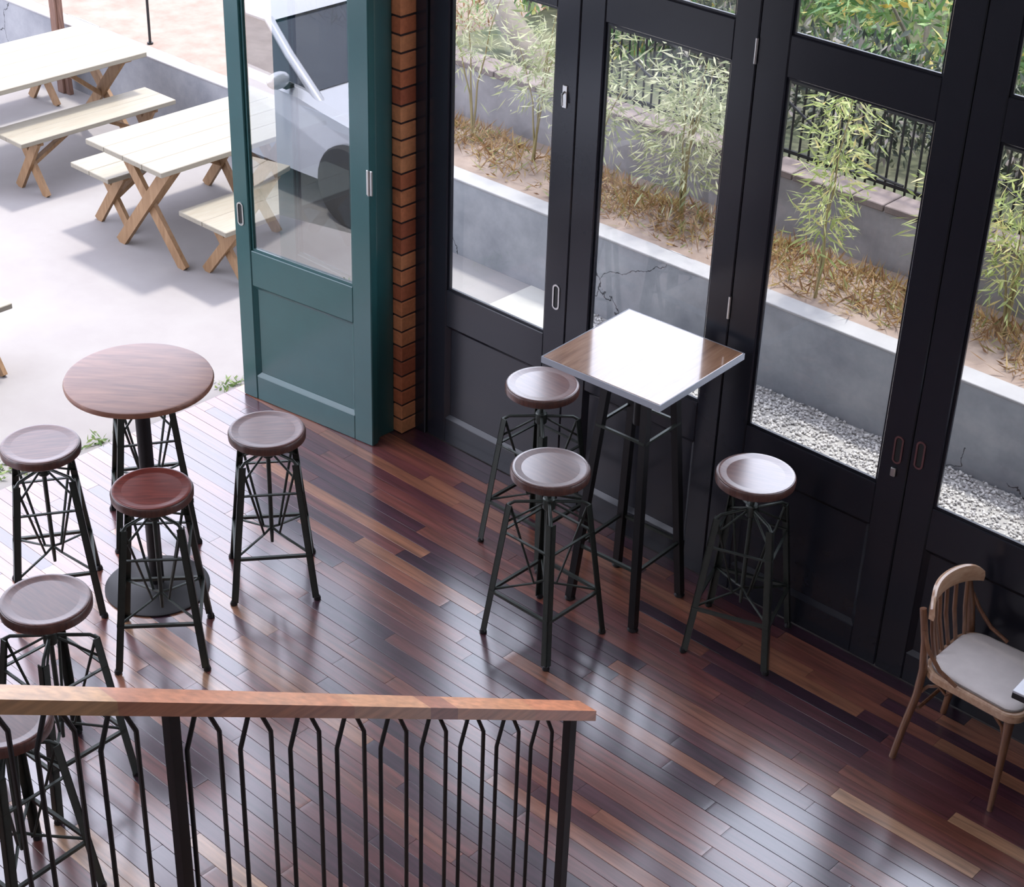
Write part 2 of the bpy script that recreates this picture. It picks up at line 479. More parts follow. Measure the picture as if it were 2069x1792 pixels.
# room shell behind and above the camera; unseen wall openings added for fill daylight
H = 5.2
def wallbox(name, label, boxes, m=None):
    mb = MB()
    for b_ in boxes: mb.box(*b_)
    return struct(mb.build(name, m or M['plaster']), label, 'wall')
wallbox('wall_back', 'plain plaster wall above the folding doors', [(XW, 6.0, .0, .14, 3.06, H)])
wallbox('wall_left', 'plaster wall above and beside the open doorway', [(XW-.14, XW, -7, -.0, 3.06, H), (XW-.14, XW, -7, -2.75, 0, 3.06)])
wallbox('wall_right', 'plaster wall at the far end of the room', [(6.0, 6.14, -7, .14, 0, 2.4), (6.0, 6.14, -7, .14, 4.6, H), (6.0, 6.14, -7, -6.2, 2.4, 4.6), (6.0, 6.14, -5.4, .14, 2.4, 4.6)])
wallbox('wall_front', 'plaster wall behind the stairs', [(XW, 6.0, -7.14, -7, 0, 2.6), (XW, 6.0, -7.14, -7, 4.9, H), (XW, -.2, -7.14, -7, 2.6, 4.9), (1.6, 6.0, -7.14, -7, 2.6, 4.9)])
struct(MB().box(XW-.14, 1.5, -6.4, .14, H, H+.1).box(2.1, 6.14, -6.4, .14, H, H+.1).box(1.5, 2.1, -.5, .14, H, H+.1).box(1.5, 2.1, -6.4, -3.1, H, H+.1).build('ceiling', M['plaster']), 'white ceiling over the front of the room with a narrow added slot letting sun onto the handrail', 'ceiling')  # unseen roof slot added so that sun reaches the handrail top
struct(MB().box(XE-.18, XW-.14, -7.1, .88, 3.06, 3.12).box(XE-.18, 6.2, .14, .88, 3.06, 3.12).build('added_eave', M['eave']), 'added unseen eave roof keeping direct sun out of the room', 'eave')  # out-of-view overhang added to block direct sun from the floor indoors

# ------------------------------------------------------------------ folding doors
ZB, ZT, ZU = .764, 2.129, 2.275
ZTOP, ZH = 3.02, 2.90
def ring(mb, cx, cz, y, hw, hh, t, d):
    # stadium ring (flush pull)
    n = 16; o_ = []; i_ = []
    for k in range(n):
        a = 2*PI*k/n
        sx = math.cos(a); sz = math.sin(a)
        cc = hh-hw
        o_.append((cx+hw*sx, cz+(cc if sz > 0 else -cc)+hw*sz))
        i_.append((cx+(hw-t)*sx, cz+(cc if sz > 0 else -cc)+(hw-t)*sz))
    vs_ = [(p[0], y, p[1]) for p in o_]+[(p[0], y, p[1]) for p in i_]+[(p[0], y-d, p[1]) for p in o_]+[(p[0], y-d, p[1]) for p in i_]
    fs = []
    for k in range(n):
        k2 = (k+1) % n
        fs += [(2*n+k, 2*n+k2, 3*n+k2, 3*n+k), (k, k2, 2*n+k2, 2*n+k), (n+k, 3*n+k, 3*n+k2, n+k2)]
    return mb.add(vs_, fs)

def leaf(name, label, loc, rz, wd, m, gm, sl=.115, sr=.115, pulls=(), hinge=(), lock=False, pullmat='steel'):
    """a glazed door leaf: local x along its width, its room face at local y = 0"""
    t = .042
    r = empty(name, loc, rz)
    struct(r, label, 'door')
    MB().bbox(0, sl, 0, t, .001, ZTOP, .004).build('stile', m, r)
    MB().bbox(wd-sr, wd, 0, t, .001, ZTOP, .004).build('stile', m, r)
    for nm, z0, z1 in (('bottom_rail', .001, .125), ('mid_rail', .59, ZB), ('transom_rail', ZT, ZU), ('top_rail', ZH, ZTOP)):
        MB().bbox(sl, wd-sr, .002, t-.002, z0, z1, .003).build(nm, m, r)
    MB().box(sl, wd-sr, .018, .030, .125, .59).build('panel', m, r)
    mo = MB()
    x0, x1, z0, z1, q = sl, wd-sr, .125, .59, .018
    # sloped moulding round the sunk panel
    ou = [(x0, .003, z0), (x1, .003, z0), (x1, .003, z1), (x0, .003, z1)]
    inn = [(x0+q, .017, z0+q), (x1-q, .017, z0+q), (x1-q, .017, z1-q), (x0+q, .017, z1-q)]
    mo.add(ou+inn, [(k, (k+1) % 4, 4+(k+1) % 4, 4+k) for k in range(4)])
    mo.build('panel_moulding', m, r)
    for z0, z1 in ((ZB, ZT), (ZU, ZH)):
        MB().box(sl, wd-sr, .022, .026, z0, z1).build('pane', gm, r)
        bd = MB(); e = .010
        bd.box(sl, wd-sr, .012, .021, z0, z0+e).box(sl, wd-sr, .012, .021, z1-e, z1).box(sl, sl+e, .012, .021, z0+e, z1-e).box(wd-sr-e, wd-sr, .012, .021, z0+e, z1-e)
        bd.build('glazing_bead', m, r)
    for px, pz in pulls:
        pl = ring(MB(), px, pz, 0, .019, .056, .007, .004).build('flush_pull', M[pullmat], r)
        MB().box(px-.011, px+.011, -.0012, 0, pz-.045, pz+.045).build('pull_recess', M['slot'], pl)
    for px, pz in hinge:
        MB().tube([(px, -.004, pz-.045), (px, -.004, pz+.045)], .006, 10).build('hinge', M['steel'], r, True)
    if lock:
        px, pz = lock
        MB().bbox(px-.010, px+.010, -.012, 0, pz-.018, pz+.018, .003).build('lock', M['steel'], r)
    return r

GAP = .0015
leaf('door_1', 'dark glazed folding door leaf beside the brick pillar, flush pull on its right stile', (-.672, 0, 0), 0, .79, M['paint_shaded'], M['glass'], .112, .116, [(.738, .955)])
L2 = leaf('door_2', 'dark glazed folding door leaf behind the square bar table', (.1205, 0, 0), 0, .79, M['paint_shaded'], M['glass'], .116, .103, hinge=((.79, 1.215), (.79, 2.19)))
leaf('door_3', 'dark glazed folding door leaf behind the lone bar stool, with key lock and flush pull', (.9135, 0, 0), 0, .817, M['paint_shaded'], M['glass'], .126, .114, [(.770, .935)], lock=(.767, .845), pullmat='bronze')
leaf('door_4', 'dark glazed folding door leaf behind the bentwood chair, flush pull beside the locked leaf', (1.7335, 0, 0), 0, .806, M['paint_shaded'], M['glass'], .116, .116, [(.036, .95)], pullmat='bronze')
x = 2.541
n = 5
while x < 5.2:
    leaf('door_%d' % n, 'dark glazed folding door leaf further along, past the small white table', (x, 0, 0), 0, .803, M['paint_shaded'], M['glass'])['group'] = 'door leaves past the white table'
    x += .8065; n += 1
# latch on the first meeting stile
lt = empty('door_latch', (.062, -.0005, 1.80))
tag(lt, 'small steel latch high on the meeting stile of the dark doors', 'latch')
MB().bbox(-.012, .012, -.004, 0, -.045, .045, .002).build('plate', M['steel'], lt)
MB().tube([(0, -.004, .02), (0, -.018, .012), (.004, -.020, -.03)], .004, 8).build('lever', M['steel'], lt, True)
# frame post in the corner and the header
struct(MB().bbox(XW+.001, -.6735, -.012, .05, 0, 3.055, .004).build('trim_2', M['paint_shaded']), 'dark frame post between the brick pillar and the glazed doors', 'door frame')
struct(MB().bbox(XW+.001, 5.98, -.012, .05, 3.021, 3.058, .004).build('trim_3', M['paint_shaded']), 'dark head rail above the folding doors', 'door frame')
struct(MB().box(5.774, 6.0, .0, .05, 0, 3.02).build('trim_4', M['paint_shaded']), 'dark end post of the folding doors', 'door frame')

# ------------------------------------------------------------------ brick pillar and open green leaves
pil = MB().box(-.862, XW-.006, -.086, .135, 0, 3.055).build('wall_pillar', M['mortar'])
struct(pil, 'orange brick pillar at the corner between the doorway and the glazed doors', 'brick pillar')
z = .004; k = 0
bh = .0745
while z < 3.0:
    h_ = bh-.010
    if k % 2 == 0:
        MB().bbox(-.866, XW, -.093, .09, z, z+h_, .003).build('brick', M['brick'], pil)
    else:
        MB().bbox(-.796, XW, -.093, -.004, z, z+h_, .003).build('brick', M['brick'], pil)
        MB().bbox(-.866, -.804, -.093, .09, z, z+h_, .003).build('brick', M['brick'], pil)
    z += bh; k += 1
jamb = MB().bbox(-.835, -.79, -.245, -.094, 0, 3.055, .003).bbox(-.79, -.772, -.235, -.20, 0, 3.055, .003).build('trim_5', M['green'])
struct(jamb, 'daylit green hinge jamb beside the open door leaf', 'door frame')

HX, HY = -.752, -.262
ang = math.atan2(-.366+.265, -1.521+.744)          # direction from hinge to free edge
# local x runs from the free edge to the hinge so that the room face looks at the bar
FX, FY = HX+.785*math.cos(ang), HY+.785*math.sin(ang)
op = leaf('door_20', 'open daylit green glazed door leaf with reflective glass and a steel flush pull', (FX, FY, 0), ang-PI, .785, M['green'], M['mirror_glass'], .088, .105, [(.040, .93)])
for zz in (1.275, 2.4):
    hg = MB().bbox(.772, .785, -.008, .0, zz-.055, zz+.055, .002).bbox(.789, .803, -.008, .0, zz-.055, zz+.055, .002).tube([(.787, -.008, zz-.055), (.787, -.008, zz+.055)], .006, 8)
    hg.build('hinge', M['steel'], op)
leaf('door_21', 'second daylit green glazed leaf folded back behind the open green door', (-1.392, -.222, 0), -.02, .548, M['green'], M['tinted'], .115, .07)

# ------------------------------------------------------------------ ground and walls outside
struct(MB().box(-9, XE-.002, -2.15, 1.52, -.12, -.012).box(XE-.002, -1.395, .062, 1.52, -.12, -.012).build('ground_courtyard', M['yard']), 'sunlit pale concrete courtyard outside the doorway', 'ground')
struct(MB().box(-1.393, -.95, .062, 1.5, -.1, -.008).build('ground_strip', M['slab']), 'paler strip of concrete outside the first glazed door', 'ground')
struct(MB().box(-.949, 7, .062, 1.5, -.1, -.018).build('ground_bed', M['bed']), 'ground under the gravel strip', 'ground')
struct(MB().box(-14, XE-.002, -14, -2.152, -.5, -.32).build('ground_street', M['street']), 'grey street below the courtyard', 'ground')
struct(MB().box(-9, 7, 1.5, 1.62, -.1, .418).build('wall_retaining', M['wall1']), 'low cracked grey concrete retaining wall beyond the gravel', 'wall')
struct(MB().bbox(-9, 7, 1.498, 1.625, .418, .432, .003).build('trim_6', M['cap']), 'pale smooth cap of the low retaining wall', 'wall cap')
# soil bed with gentle lumps
def terrain(name, x0, x1, y0, y1, z, amp, nx, ny, m, label):
    xs = np.linspace(x0, x1, nx); ys = np.linspace(y0, y1, ny)
    X, Y = np.meshgrid(xs, ys)
    Z = z+amp*(np.sin(X*5.1+Y*3)+np.sin(X*11.3-Y*7)+np.sin(X*2.3+Y*13))*.33
    V = np.stack([X.ravel(), Y.ravel(), Z.ravel()], 1)
    F = [(j*nx+i, j*nx+i+1, (j+1)*nx+i+1, (j+1)*nx+i) for j in range(ny-1) for i in range(nx-1)]
    o = mesh_np(name, V, F, m)
    return struct(o, label, 'ground')
terrain('ground_soil', -3.1, 7, 1.618, 2.24, .425, .012, 120, 8, M['soil'], 'dusty soil bed between the two low walls')
terrain('ground_soil_open', -9, -3.1, 1.618, 9, .43, .012, 60, 40, M['soil'], 'bare dusty ground beyond the courtyard wall')
struct(MB().box(-3.1, 7, 2.24, 2.40, .2, .715).build('wall_garden', M['wall2']), 'weathered upper garden wall below the iron fence', 'wall')
wg = bpy.data.objects['wall_garden']
x = -3.09
while x < 2.6:
    ln = random.uniform(.16, .19)
    MB().bbox(x, x+ln-.008, 2.232, 2.41, .715, .752, .004).build('coping_brick', M['coping'], wg)
    x += ln
terrain('ground_garden', -3.1, 7, 2.40, 12, .70, .03, 60, 60, M['garden'], 'shady garden ground behind the iron fence')

# gravel
def pebbles(name, x0, x1, y0, y1, n_, m, z=-.018, s0=.005, s1=.013):
    t = (1+5**.5)/2
    ico = np.array([(-1,t,0),(1,t,0),(-1,-t,0),(1,-t,0),(0,-1,t),(0,1,t),(0,-1,-t),(0,1,-t),(t,0,-1),(t,0,1),(-t,0,-1),(-t,0,1)], float)/np.hypot(1, t)
    fi = np.array([(0,11,5),(0,5,1),(0,1,7),(0,7,10),(0,10,11),(1,5,9),(5,11,4),(11,10,2),(10,7,6),(7,1,8),(3,9,4),(3,4,2),(3,2,6),(3,6,8),(3,8,9),(4,9,5),(2,4,11),(6,2,10),(8,6,7),(9,8,1)])
    c = np.stack([rng.uniform(x0, x1, n_), rng.uniform(y0, y1, n_), np.full(n_, z)+rng.uniform(.0, .008, n_)], 1)
    s = rng.uniform(s0, s1, (n_, 1, 1))*rng.uniform(.6, 1.2, (n_, 1, 3))
    a = rng.uniform(0, 2*PI, n_)
    ca, sa = np.cos(a), np.sin(a)
    P = ico[None]*s
    Q = P.copy(); Q[..., 0] = P[..., 0]*ca[:, None]-P[..., 1]*sa[:, None]; Q[..., 1] = P[..., 0]*sa[:, None]+P[..., 1]*ca[:, None]
    V = (Q+c[:, None]).reshape(-1, 3)
    F = (fi[None]+(np.arange(n_)*12)[:, None, None]).reshape(-1, 3)
    return mesh_np(name, V, F, m)
g = pebbles('gravel', -.945, 2.2, .07, 1.495, 24000, M['gravel'], s0=.004, s1=.0105)
tag(g, 'loose pale pebble gravel along the foot of the retaining wall', 'gravel', kind='stuff')

# ------------------------------------------------------------------ foliage tools
def leaves(cent, dirs, ln, wd):
    """cent (n,3), dirs (n,3) unit; returns folded four-vertex blades"""
    n_ = len(cent)
    r = rng.normal(size=(n_, 3)); side = np.cross(dirs, r); side /= np.linalg.norm(side, axis=1, keepdims=True)+1e-9
    ln = np.broadcast_to(ln, (n_,))[:, None]; wd = np.broadcast_to(wd, (n_,))[:, None]
    nrm = np.cross(dirs, side)
    a = cent; b = cent+dirs*ln*.45+side*wd*.5+nrm*wd*.15; c = cent+dirs*ln; d = cent+dirs*ln*.45-side*wd*.5+nrm*wd*.15
    V = np.stack([a, b, c, d], 1).reshape(-1, 3)
    i = np.arange(n_)*4
    F = np.concatenate([np.stack([i, i+1, i+2], 1), np.stack([i, i+2, i+3], 1)])
    return V, F
def unit(v): return v/(np.linalg.norm(v, axis=-1, keepdims=True)+1e-9)

def bamboo(loc, h, spread, nst, nl, m, label, group, lean=(0, 0), lo=.25):
    r = empty('bamboo_plant', loc)
    tag(r, label, 'plant', group)
    C_, D_ = [], []
    for s_ in range(nst):
        a = random.uniform(0, 2*PI); rad = spread*random.uniform(.15, .8); hh = h*random.uniform(.75, 1.0)
        ex, ey = math.cos(a)*rad+lean[0], math.sin(a)*rad*.7+lean[1]
        pts = []
        for k in range(7):
            t = k/6
            pts.append((random.uniform(-.01, .01)+ex*t**1.7, random.uniform(-.01, .01)+ey*t**1.7, hh*t*(1-.12*t)))
        MB().tube(pts, [.007*(1-.75*k/6) for k in range(7)], 6).build('stem', M['stem'], r, True)
        P = np.array(pts)
        n_ = nl//nst
        t = rng.uniform(lo, 1, n_)*6; i = np.minimum(t.astype(int), 5); fr = (t-i)[:, None]
        c = P[i]*(1-fr)+P[i+1]*fr
        tw = unit(np.stack([rng.normal(size=n_), rng.normal(size=n_), rng.normal(size=n_)*.45+.2], 1))
        reach = rng.uniform(.02, .16, n_)[:, None]*(spread/.25)
        c = c+tw*reach
        d = unit(tw*.8+rng.normal(size=(n_, 3))*.5+np.array([0, 0, -.35]))
        C_.append(c); D_.append(d)
    C_ = np.concatenate(C_); D_ = np.concatenate(D_)
    C_[:, 2] = np.maximum(C_[:, 2], .04)
    low = C_[:, 2]+loc[2] < .86
    C_[low, 1] = np.clip(C_[low, 1], 1.68-loc[1], 2.12-loc[1])
    V, F = leaves(C_, D_, rng.uniform(.04, .10, len(C_)), rng.uniform(.007, .014, len(C_)))
    f = mesh_np('foliage', V, F, m, r); f['kind'] = 'stuff'
    return r

def bush(name, loc, rx, ry, rz_, nl, m, label, ll=(.07, .15), lw=(.016, .036), group=None, stems=3):
    r = empty(name, loc)
    tag(r, label, 'bush', group)
    d = unit(rng.normal(size=(nl, 3)))
    rad = rng.uniform(.35, 1, nl)**.6
    lump = 1+.22*np.sin(d[:, 0]*5+loc[0]*3)*np.cos(d[:, 2]*6+loc[1])
    c = d*(rad*lump)[:, None]*np.array([rx, ry, rz_])
    c[:, 2] = np.maximum(c[:, 2]+rz_*.95, .03)
    dd = unit(d+rng.normal(size=(nl, 3))*.8)
    V, F = leaves(c, dd, rng.uniform(*ll, nl), rng.uniform(*lw, nl))
    f = mesh_np('foliage', V, F, m, r); f['kind'] = 'stuff'
    for k in range(stems):
        a = 2*PI*k/stems
        MB().tube([(0, 0, -.05), (rx*.2*math.cos(a), ry*.2*math.sin(a), rz_*.6), (rx*.5*math.cos(a), ry*.5*math.sin(a), rz_*1.3)], [.022, .014, .006], 6).build('stem', M['bark'], r, True)
    return r

# dry grass on the soil bed
n_ = 9000
gx = np.concatenate([rng.uniform(-3.0, 2.4, n_)])
gy = 1.66+np.abs(rng.normal(.30, .16, n_)); gy = np.clip(gy, 1.68, 2.10)
keep = (np.sin(gx*4.1)+np.sin(gx*9.7+gy*8)+rng.normal(size=n_)*.8+gy*2.2-3.6) > -.3
gx, gy = gx[keep], gy[keep]
nn = len(gx)
c = np.stack([gx, gy, np.full(nn, .425)], 1)
d = unit(np.stack([rng.normal(size=nn)*.8, rng.normal(size=nn)*.8, rng.uniform(.25, 1.1, nn)], 1))
V, F = leaves(c, d, rng.uniform(.03, .13, nn), rng.uniform(.005, .012, nn))
tag(mesh_np('dry_grass', V, F, M['dry'], None), 'dry brown and olive grass growing on the soil bed', 'grass', kind='stuff')
n_ = 5000
c = np.stack([rng.uniform(-9, -3.2, n_), rng.uniform(2.75, 5.5, n_), np.full(n_, .43)], 1)
d = unit(np.stack([rng.normal(size=n_)*.6, rng.normal(size=n_)*.6, rng.uniform(.4, 1.1, n_)], 1))
V, F = leaves(c, d, rng.uniform(.05, .16, n_), rng.uniform(.006, .014, n_))
tag(mesh_np('meadow_grass', V, F, M['dry'], None), 'straw coloured grass on the bare ground past the courtyard wall', 'grass', kind='stuff')

GB = 'bamboo plants between the low walls'
bamboo((.228, 1.72, .42), 1.32, .26, 2, 760, M['bamboo'], 'young yellow-green bamboo seen through the locked dark door leaf', GB)
bamboo((-.80, 1.98, .42), 1.00, .46, 6, 1500, M['bamboo_pale'], 'broad pale bamboo clump seen above the square bar table', GB)
bamboo((-1.35, 1.86, .42), 1.10, .36, 4, 900, M['bamboo_pale'], 'pale bamboo with leggy bare stems near the brick pillar', GB, lo=.35)
bamboo((-2.35, 2.02, .42), 1.05, .30, 3, 420, M['bamboo_pale'], 'thin pale bamboo at the edge of the first glazed door', GB, lo=.5)
bamboo((-1.85, 2.0, .42), 1.0, .34, 4, 700, M['bamboo_pale'], 'pale arching bamboo in front of the leaning tree', GB, lo=.45)
bamboo((.62, 2.06, .42), .80, .26, 3, 340, M['bamboo'], 'slender bamboo in front of the garden wall by the fence', GB, lo=.4)
bamboo((1.05, 2.05, .42), .85, .32, 4, 800, M['bamboo'], 'dense yellow-green bamboo seen through the leaf behind the chair', GB)
bamboo((1.75, 2.05, .42), .9, .32, 4, 500, M['bamboo'], 'bamboo clump further along the bed beyond the chair', GB)

# iron fence on the garden wall
fr = empty('iron_fence', (0, 2.46, .70))
tag(fr, 'black iron picket fence with sweeping curved braces on the garden wall', 'fence')
PK = MB().tube([(0, 0, 0), (0, 0, .50)], .0062, 6).add(*[[(-.011, 0, .50), (.011, 0, .50), (0, .011, .50), (0, -.011, .50), (0, 0, .56)], [(0, 2, 4), (2, 1, 4), (1, 3, 4), (3, 0, 4)]])
pk0 = PK.build('picket', M['fence'], fr, loc=(-2.0, 0, 0))
x = -1.94
while x < 2.6:
    o = pk0.copy(); COL.objects.link(o); o.parent = fr; o.location = (x, 0, 0); x += .058
for zz in (.05, .42):
    MB().box(-2.05, 2.6, -.008, .008, zz, zz+.018).build('fence_rail', M['fence'], fr)
for x0, sgn in ((-1.9, 1), (-.8, 1), (.3, 1), (1.4, 1)):
    pts = [(x0+t*1.0, -.014, .46-.38*math.sin(t*PI/2)**1.2) for t in np.linspace(0, 1, 12)]
    MB().tube(pts, .007, 6).build('curved_brace', M['fence'], fr, True)

# garden bushes and trees
GBU = 'bushes behind the iron fence'
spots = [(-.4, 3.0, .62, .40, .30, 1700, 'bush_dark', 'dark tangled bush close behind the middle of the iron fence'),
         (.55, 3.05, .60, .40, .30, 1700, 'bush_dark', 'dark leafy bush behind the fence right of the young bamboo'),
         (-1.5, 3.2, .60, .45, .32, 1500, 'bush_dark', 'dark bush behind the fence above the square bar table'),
         (1.45, 3.0, .55, .45, .36, 1500, 'bush', 'green bush behind the fence beyond the chair'),
         (-.75, 4.2, .75, .6, .42, 2200, 'bush', 'bright green bush at the back of the garden seen through the upper pane'),
         (.35, 4.3, .7, .6, .50, 2200, 'bush', 'mid green bush at the back of the garden'),
         (-1.9, 4.6, .75, .6, .50, 2000, 'bush', 'green and yellow bush at the back of the garden left of the bright one'),
         (-1.4, 5.7, 1.0, .7, .65, 2600, 'bush', 'large rear hedge bush with yellowing leaves'),
         (-2.15, 3.3, .42, .45, .42, 1300, 'bush', 'pale green bush right of the leaning tree trunk'),
         (-3.3, 3.55, .55, .5, .45, 2000, 'bush', 'tall green bush left of the leaning tree trunk'),
         (-.1, 5.8, 1.0, .7, .65, 2400, 'bush', 'large rear hedge bush, dark green'),
         (1.6, 4.2, .8, .6, .6, 2000, 'bush', 'rounded green bush at the garden end beyond the chair'),
         (-2.9, 5.6, .9, .7, .7, 2200, 'bush', 'wide hedge bush behind the leaning tree')]
for (bx, by, rx, ry, rz_, nl, mm, lb) in spots:
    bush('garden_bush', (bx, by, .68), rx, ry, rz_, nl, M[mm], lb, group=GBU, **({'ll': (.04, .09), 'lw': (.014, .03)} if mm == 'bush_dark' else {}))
tr = empty('garden_tree', (-2.36, 2.58, .70))
tag(tr, 'pale leaning tree trunk beyond the first glazed door', 'tree')
MB().tube([(.12, -.01, -.1), (0, 0, .02), (-.30, .05, .22), (-.62, .12, .46), (-.95, .2, .80)], [.095, .085, .078, .07, .055], 12).build('trunk', M['bark'], tr, True)
MB().tube([(-.62, .12, .46), (-.55, .25, .85), (-.40, .35, 1.3)], [.04, .03, .02], 8).build('branch', M['bark'], tr, True)
n_ = 900
c = rng.normal(size=(n_, 3))*np.array([.35, .3, .2])+np.array([-.95, .25, 1.35]); c[:, 2] = np.maximum(c[:, 2], .95)
V, F = leaves(c, unit(rng.normal(size=(n_, 3))), rng.uniform(.05, .1, n_), rng.uniform(.02, .035, n_))
f = mesh_np('foliage', V, F, M['bush'], tr); f['kind'] = 'stuff'

# weeds along the outer edge of the planks
for wx, wy, s_, nb, lb in ((-1.66, -.34, .07, 40, 'green weed tuft beside the foot of the open green door'), (-1.66, -1.13, .07, 34, 'yellow-green weed tuft at the plank edge behind the round table'),
                        (-1.74, -1.50, .11, 80, 'larger weed patch at the plank edge behind the stool'), (-1.67, -.62, .04, 22, 'tiny weed between the door and the round table')):
    r = np.stack([rng.normal(0, s_*.45, nb), rng.normal(0, s_*.6, nb), np.full(nb, 0)], 1)
    d = unit(np.stack([rng.normal(size=nb), rng.normal(size=nb), rng.uniform(.3, 1.2, nb)], 1))
    V, F = leaves(r, d, rng.uniform(.02, .055, nb), rng.uniform(.008, .016, nb))
    o = mesh_np('weed_tuft', V, F, M['weed']); o.location = (wx, wy, -.012)
    tag(o, lb, 'weed', 'weeds along the plank edge', kind='stuff')

# wooden post and steel rod at the far courtyard wall
r = empty('wooden_post', (-5.56, 1.42, -.012)); tag(r, 'brown wooden post standing behind the rear picnic table', 'post')
MB().bbox(-.035, .035, -.03, .03, 0, 1.9, .004).build('shaft', M['brown_post'], r)
MB().beam((.06, 0, 0), (.0, 0, .9), .03, .05).build('brace', M['brown_post'], r)
r = empty('steel_rod', (-4.887, 1.66, .42)); tag(r, 'thin dark steel rod standing in the soil behind the courtyard wall', 'rod')
MB().tube([(0, 0, 0), (.005, 0, 1.3)], .009, 8).build('shaft', M['black_iron'], r, True)
MB().tube([(0, 0, 0), (0, 0, .02)], .02, 8).build('foot', M['black_iron'], r, True)

# ------------------------------------------------------------------ picnic tables and benches
def trestle(name, label, cat, group, x0, x1, y0, y1, zt, nb, tt=.028, lw=.044, inset=.14, overlap=1.0, ymid_brace=True):
    """plank top on crossed legs, long axis along y"""
    cx = (x0+x1)/2; g0 = -.012
    r = empty(name, (cx, (y0+y1)/2, g0))
    tag(r, label, cat, group)
    wd = x1-x0; ln = y1-y0; h = zt-g0
    bw = wd/nb
    for k in range(nb):
        MB().bbox(-wd/2+k*bw+.001, -wd/2+(k+1)*bw-.001, -ln/2, ln/2, h-tt, h, .003).build('board', M['pine_top'], r)
    for sy in (-1, 1):
        yy = sy*(ln/2-inset)
        for sx in (-1, 1):
            MB().beam((sx*wd*.40, yy+sx*lw*.26, 0.0), (-sx*wd*.36, yy+sx*lw*.26, h-tt-.001), lw*1.3, lw*.5, (0, 1, 0)).build('leg', M['pine_leg'], r)
        MB().bbox(-wd*.42, wd*.42, yy-lw*.5, yy+lw*.5, h-tt-.028, h-tt, .003).build('batten', M['pine_leg'], r)
        MB().beam((0, yy-sy*.02, h*.47), (0, yy-sy*min(.38, ln*.32), h-tt-.004), lw*.9, lw*.5).build('brace', M['pine_leg'], r)
    return r
GT, GBn = 'pale picnic tables in the courtyard', 'pale benches in the courtyard'
trestle('picnic_table', 'pale wooden picnic table with crossed legs closest to the open green door', 'table', GT, -3.41, -2.75, .135, 1.27, .605, 4, .03, .052)
trestle('picnic_table', 'pale wooden picnic table near the wooden post at the back of the courtyard', 'table', GT, -5.05, -4.34, -.05, 1.24, .605, 4, .03, .052, .10)
trestle('picnic_bench', 'pale wooden bench tucked under the table near the green door, on its far side', 'bench', GBn, -3.71, -3.36, .22, 1.27, .36, 2)
trestle('picnic_bench', 'pale wooden bench on the doorway side of the table near the green door', 'bench', GBn, -2.77, -2.38, .24, 1.27, .36, 2)
trestle('picnic_bench', 'pale wooden bench standing between the two picnic tables', 'bench', GBn, -4.42, -4.11, .17, 1.26, .36, 2)
trestle('picnic_bench', 'pale wooden bench behind the rear picnic table by the post', 'bench', GBn, -5.66, -5.33, .2, 1.36, .36, 2)
trestle('picnic_bench', 'pale wooden bench standing alone in the courtyard by the plank floor edge', 'bench', GBn, -2.75, -2.44, -2.05, -.985, .36, 2, inset=.09)

